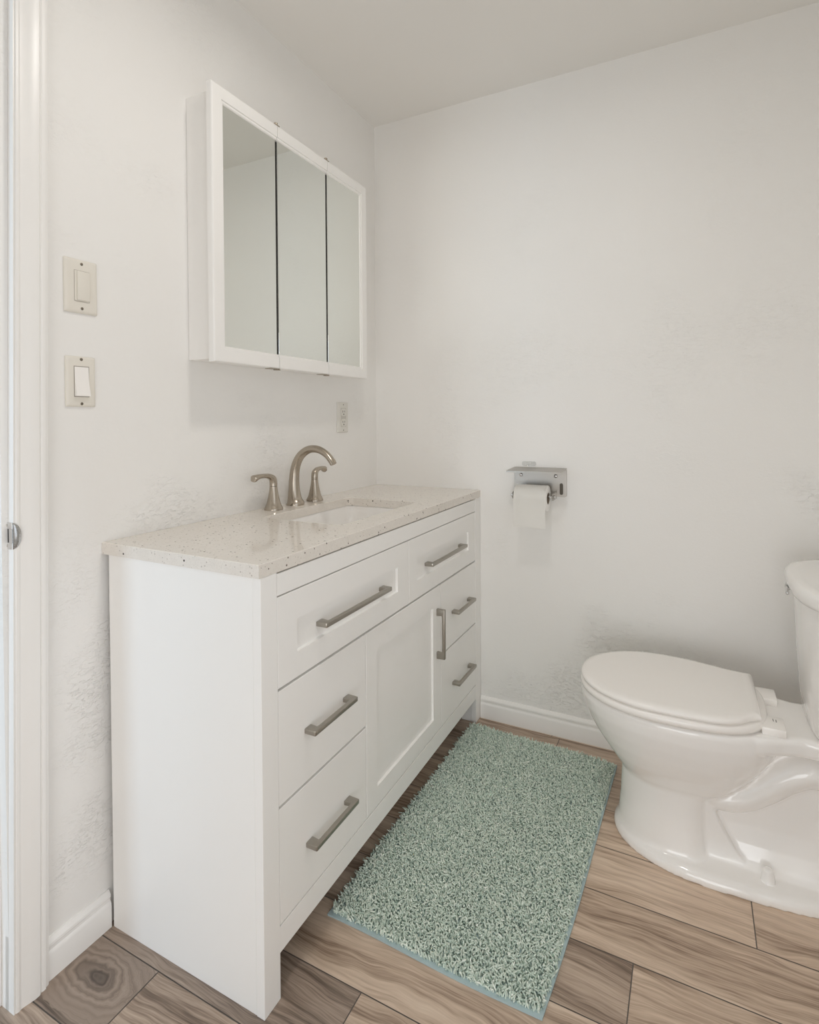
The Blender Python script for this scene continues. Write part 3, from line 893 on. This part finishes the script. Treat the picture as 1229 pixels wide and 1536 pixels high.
# gusset beside the pedestal
for s in (-1, 1):
    b2 = bmesh.new()
    add_prism(b2, [(1.22, 0.02), (1.335, 0.02), (1.30, 0.06), (1.265, 0.12), (1.245, 0.165), (1.22, 0.17)], lambda u, v, h: (u, YC+s*h, v), 0.04, 0.088)
    merge(bm, b2)
# trapway tube on each side
for s in (-1, 1):
    yt = YC+s*0.044
    pth = smooth_path([(1.215, yt, 0.190, .046, .036), (1.265, yt, 0.174, .048, .036), (1.315, yt, 0.188, .050, .038), (1.360, yt, 0.222, .050, .040), (1.405, yt, 0.262, .050, .041), (1.455, yt, 0.290, .050, .041), (1.505, yt, 0.282, .042, .042), (1.535, yt, 0.24, .042, .042), (1.545, yt, 0.17, .042, .042), (1.55, yt, 0.03, .042, .042)], 48)
    add_sweep(bm, [tuple(q) for q in pth], 24)
# deck carrying the seat hinges and the tank
def deck(hw0, z, g=0.0):
    o = [(1.28, 0.150-g), (1.355, 0.140-g), (1.40, 0.118-g), (1.44, 0.106-g), (1.50, 0.112-g), (1.58, 0.118-g), (1.655-g, 0.118-g)]
    return [(x, YC-y, z) for x, y in o]+[(x, YC+y, z) for x, y in o[::-1]]
add_loft(bm, [deck(0, 0.340, 0.012), deck(0, 0.348, 0.003), deck(0, 0.376, 0.0), deck(0, 0.385, 0.004), deck(0, 0.388, 0.010)])
bowl = obj('bowl', bm, CERAMIC, toi, smooth=True)
rm = bowl.modifiers.new('fuse', 'REMESH'); rm.mode = 'VOXEL'; rm.voxel_size = 0.0036; rm.use_smooth_shade = True
sm = bowl.modifiers.new('soften', 'SMOOTH'); sm.factor = 0.5; sm.iterations = 8

# seat and lid
SF, SB = 0.906, 1.362
def seat_ring(g, z, hw=0.183):
    return egg(SF+g, 1.372-g, 1.13, hw-g, z, n=96, nf=2.05, nb=2.9)
bm = bmesh.new()
add_loft(bm, [seat_ring(0.006, 0.3905), seat_ring(0.0015, 0.393), seat_ring(0.0, 0.400), seat_ring(0.0012, 0.408), seat_ring(0.005, 0.4115)])
autosmooth(obj('seat', bm, SEATM, toi), 60)
def lid_outline(g, z):
    hw = 0.181-g; xf = SF+0.001+g; k = hw/0.181
    half = []
    for i in range(41):
        a = math.pi/2*i/40
        half.append((1.12-(1.12-xf)*math.cos(a)**(2/2.05), hw*math.sin(a)**(2/2.05)))
    # rear: S-curve into a narrower back edge, the lid sits a touch askew on its hinges
    def rear(pts):
        r = [tuple(q) for q in smooth_path(pts, 28)][1:]
        return half + [(min(q[0], 1.353-g-0.0002*(28-i)), q[1]*k) for i, q in enumerate(r)]
    near = rear([(1.12, .181), (1.20, .1785), (1.262, .1715), (1.300, .153), (1.322, .130), (1.341, .113), (1.353, .108)])
    far = rear([(1.12, .181), (1.19, .1745), (1.245, .161), (1.290, .150), (1.320, .146), (1.341, .1445), (1.353, .144)])
    return [(x, YC-y, z) for x, y in near]+[(x, YC+y, z) for x, y in far[::-1] if y > 1e-6]
bm = bmesh.new()
add_loft(bm, [lid_outline(0.007, 0.4135), lid_outline(0.002, 0.4155), lid_outline(0.0, 0.421), lid_outline(0.0015, 0.4255), lid_outline(0.006, 0.4290), lid_outline(0.014, 0.4310), lid_outline(0.024, 0.4320)])
autosmooth(obj('lid', bm, SEATM, toi), 50)
for s in (-1, 1):
    bm = bmesh.new()
    yc = YC+s*0.082
    add_box(bm, 1.352, 1.403, yc-0.034, yc+0.034, 0.3875, 0.4065, 0.003, 2)
    h = obj('hinge', bm, SEATM, toi); autosmooth(h, 30)
    if s < 0:
        bm = bmesh.new()
        add_box(bm, 1.379, 1.3805, yc+0.005, yc+0.018, 0.4060, 0.4068); add_box(bm, 1.385, 1.3865, yc+0.003, yc+0.016, 0.4060, 0.4068)
        obj('cap_slit', bm, HOLE, h)
# floor bolt caps
for s in (-1, 1):
    bm = bmesh.new(); add_lathe(bm, [(0.0165, 0.022), (0.0155, 0.028), (0.0120, 0.054), (0.0105, 0.0585), (0.006, 0.060)], (1.366, YC+s*0.113, 0), n=24)
    obj('bolt_cap', bm, CERAMIC, toi, smooth=True)
# tank: bow-fronted, rounded corners, slightly wider at the top
def tank_ring(xf, hw, z, xb=1.672, e=3.2, n=64):
    pts = []
    for k in range(n+1):
        a = math.pi*k/n
        c, s = math.cos(a), math.sin(a)
        pts.append((xb-(xb-xf)*abs(s)**(2/e), YC+hw*math.copysign(abs(c)**(2/e), c), z))
    return pts
bm = bmesh.new()
add_loft(bm, [tank_ring(1.475, 0.185, 0.3885), tank_ring(1.462, 0.198, 0.392), tank_ring(1.456, 0.203, 0.402), tank_ring(1.450, 0.208, 0.46), tank_ring(1.442, 0.220, 0.60), tank_ring(1.438, 0.226, 0.716)])
tank = obj('tank', bm, CERAMIC, toi); autosmooth(tank, 50)
bm = bmesh.new()
add_loft(bm, [tank_ring(1.430, 0.234, 0.7165, 1.676), tank_ring(1.424, 0.239, 0.719, 1.677), tank_ring(1.420, 0.243, 0.728, 1.678), tank_ring(1.419, 0.244, 0.744, 1.678), tank_ring(1.422, 0.241, 0.753, 1.677), tank_ring(1.430, 0.233, 0.758, 1.675), tank_ring(1.445, 0.218, 0.7595, 1.672)])
autosmooth(obj('tank_lid', bm, CERAMIC, toi), 50)
bm = bmesh.new()
add_lathe(bm, [(0.011, 1.425), (0.011, 1.462)], (0.008, YC+0.150, 0.690), 'X', 18)
add_sweep(bm, [(1.435, YC+0.150, 0.690, 0.006, 0.005), (1.431, YC+0.12, 0.689, 0.006, 0.0045), (1.428, YC+0.085, 0.688, 0.0065, 0.0045), (1.427, YC+0.078, 0.6875, 0.004, 0.003)], 14, side=(0, 0, 1))
obj('flush_lever', bm, CHROME, toi, smooth=True, label='chrome flush lever')

# ------------------------------------------------------------------ bath mat
def mat_obj():
    A = Vector((0.4395, -0.9930, 0)); B = Vector((0.9432, -0.9966, 0)); Cc = Vector((0.9765, -0.1005, 0)); D = Vector((0.4560, -0.0765, 0))
    def q(u, v):
        p = A*(1-u)*(1-v)+B*u*(1-v)+Cc*u*v+D*(1-u)*v
        p = p.copy()
        p.x += 0.004*math.sin(v*7.0)*(u-0.5)+0.006*math.sin(math.pi*v)*(1 if u > 0.5 else 0)*(2*u-1)
        p.y += 0.005*math.sin(u*6.3+0.5)*(0.5-v)
        return p
    root = thing('bath_mat', 'sage green shaggy bath mat on the wood floor in front of the vanity', 'bath mat', (0.70, -0.545, 0))
    bm = bmesh.new(); nu, nv = 24, 40
    top = [[bm.verts.new(q(i/nu, j/nv)+Vector((0, 0, 0.0042))) for i in range(nu+1)] for j in range(nv+1)]
    bot = [[bm.verts.new(q(i/nu, j/nv)+Vector((0, 0, 0.0006))) for i in range(nu+1)] for j in range(nv+1)]
    for j in range(nv):
        for i in range(nu):
            bm.faces.new((top[j][i], top[j][i+1], top[j+1][i+1], top[j+1][i])); bm.faces.new((bot[j][i], bot[j+1][i], bot[j+1][i+1], bot[j][i+1]))
    for j in range(nv):
        bm.faces.new((top[j][0], top[j+1][0], bot[j+1][0], bot[j][0])); bm.faces.new((top[j][nu], bot[j][nu], bot[j+1][nu], top[j+1][nu]))
    for i in range(nu):
        bm.faces.new((top[0][i], bot[0][i], bot[0][i+1], top[0][i+1])); bm.faces.new((top[nv][i], top[nv][i+1], bot[nv][i+1], bot[nv][i]))
    obj('backing', bm, HEM, root, label='blue-green woven hem')
    # pile: thousands of short soft yarn tufts
    sp = 0.0046
    NU, NV = int(0.515/sp), int(0.90/sp)
    K, S = 5, 4
    verts = []; faces = []; attr = []
    base = 0
    off = wpos(root)
    for j in range(NV):
        for i in range(NU):
            u = (i+0.5+rng.uniform(-.5, .5))/NU; v = (j+0.5+rng.uniform(-.5, .5))/NV
            u = 0.010+u*0.980; v = 0.0085+v*0.985
            p = q(u, v)
            L = rng.uniform(0.010, 0.016); r = rng.uniform(0.0014, 0.0021)
            th = rng.uniform(0, 2*math.pi); bend = rng.uniform(0.25, 1.25)
            # tufts at the rim lean outwards
            dirx, diry = math.cos(th)*bend, math.sin(th)*bend
            eu = 0.05; ev = 0.03
            if u < eu: dirx -= (eu-u)/eu*0.7
            if v > 1-ev: diry += (v-1+ev)/ev*0.7
            if u > 1-eu*.5: dirx -= 0.25
            if v < ev*.6: diry += 0.25
            th2 = rng.uniform(0, 2*math.pi)
            hx, hy = math.cos(th2)*0.5, math.sin(th2)*0.5
            c = []
            for s in range(S):
                t = s/(S-1)
                c.append((p.x+(dirx*t*t*0.75+hx*t*(1-t))*L, p.y+(diry*t*t*0.75+hy*t*(1-t))*L, 0.004+L*(t*0.95-0.33*t*t*min(1.0, bend))))
            shade = rng.normal(0.52, 0.2)
            for s in range(S):
                rr = r*(1.0, 1.1, 1.05, 0.55)[s]
                a = c[max(s-1, 0)]; b = c[min(s+1, S-1)]
                tx, ty, tz = b[0]-a[0], b[1]-a[1], b[2]-a[2]
                ln = math.sqrt(tx*tx+ty*ty+tz*tz)+1e-9; tx /= ln; ty /= ln; tz /= ln
                # two axes across the yarn
                if abs(tz) < 0.9: ax = (-ty, tx, 0.0)
                else: ax = (0.0, -tz, ty)
                la = math.sqrt(ax[0]**2+ax[1]**2+ax[2]**2)+1e-9; ax = (ax[0]/la, ax[1]/la, ax[2]/la)
                ay = (ty*ax[2]-tz*ax[1], tz*ax[0]-tx*ax[2], tx*ax[1]-ty*ax[0])
                for k in range(K):
                    an = 2*math.pi*k/K; cs, sn = math.cos(an)*rr, math.sin(an)*rr
                    verts.append((c[s][0]+ax[0]*cs+ay[0]*sn-off.x, c[s][1]+ax[1]*cs+ay[1]*sn-off.y, max(0.0008, c[s][2]+ax[2]*cs+ay[2]*sn)-off.z))
                    attr.append(shade)
            for s in range(S-1):
                o0 = base+s*K; o1 = o0+K
                for k in range(K):
                    k2 = (k+1) % K; faces.append((o0+k, o0+k2, o1+k2, o1+k))
            faces.append(tuple(base+(S-1)*K+k for k in range(K)))
            base += S*K
    me = bpy.data.meshes.new('pile'); me.from_pydata(verts, [], faces)
    me.polygons.foreach_set('use_smooth', [True]*len(me.polygons))
    at = me.attributes.new('tuft', 'FLOAT', 'POINT'); at.data.foreach_set('value', np.clip(attr, 0, 1))
    me.materials.append(PILE)
    o = bpy.data.objects.new('pile', me); COL.objects.link(o); o.parent = root
    o['label'] = 'sage green shag pile'
mat_obj()
bpy.context.view_layer.update()
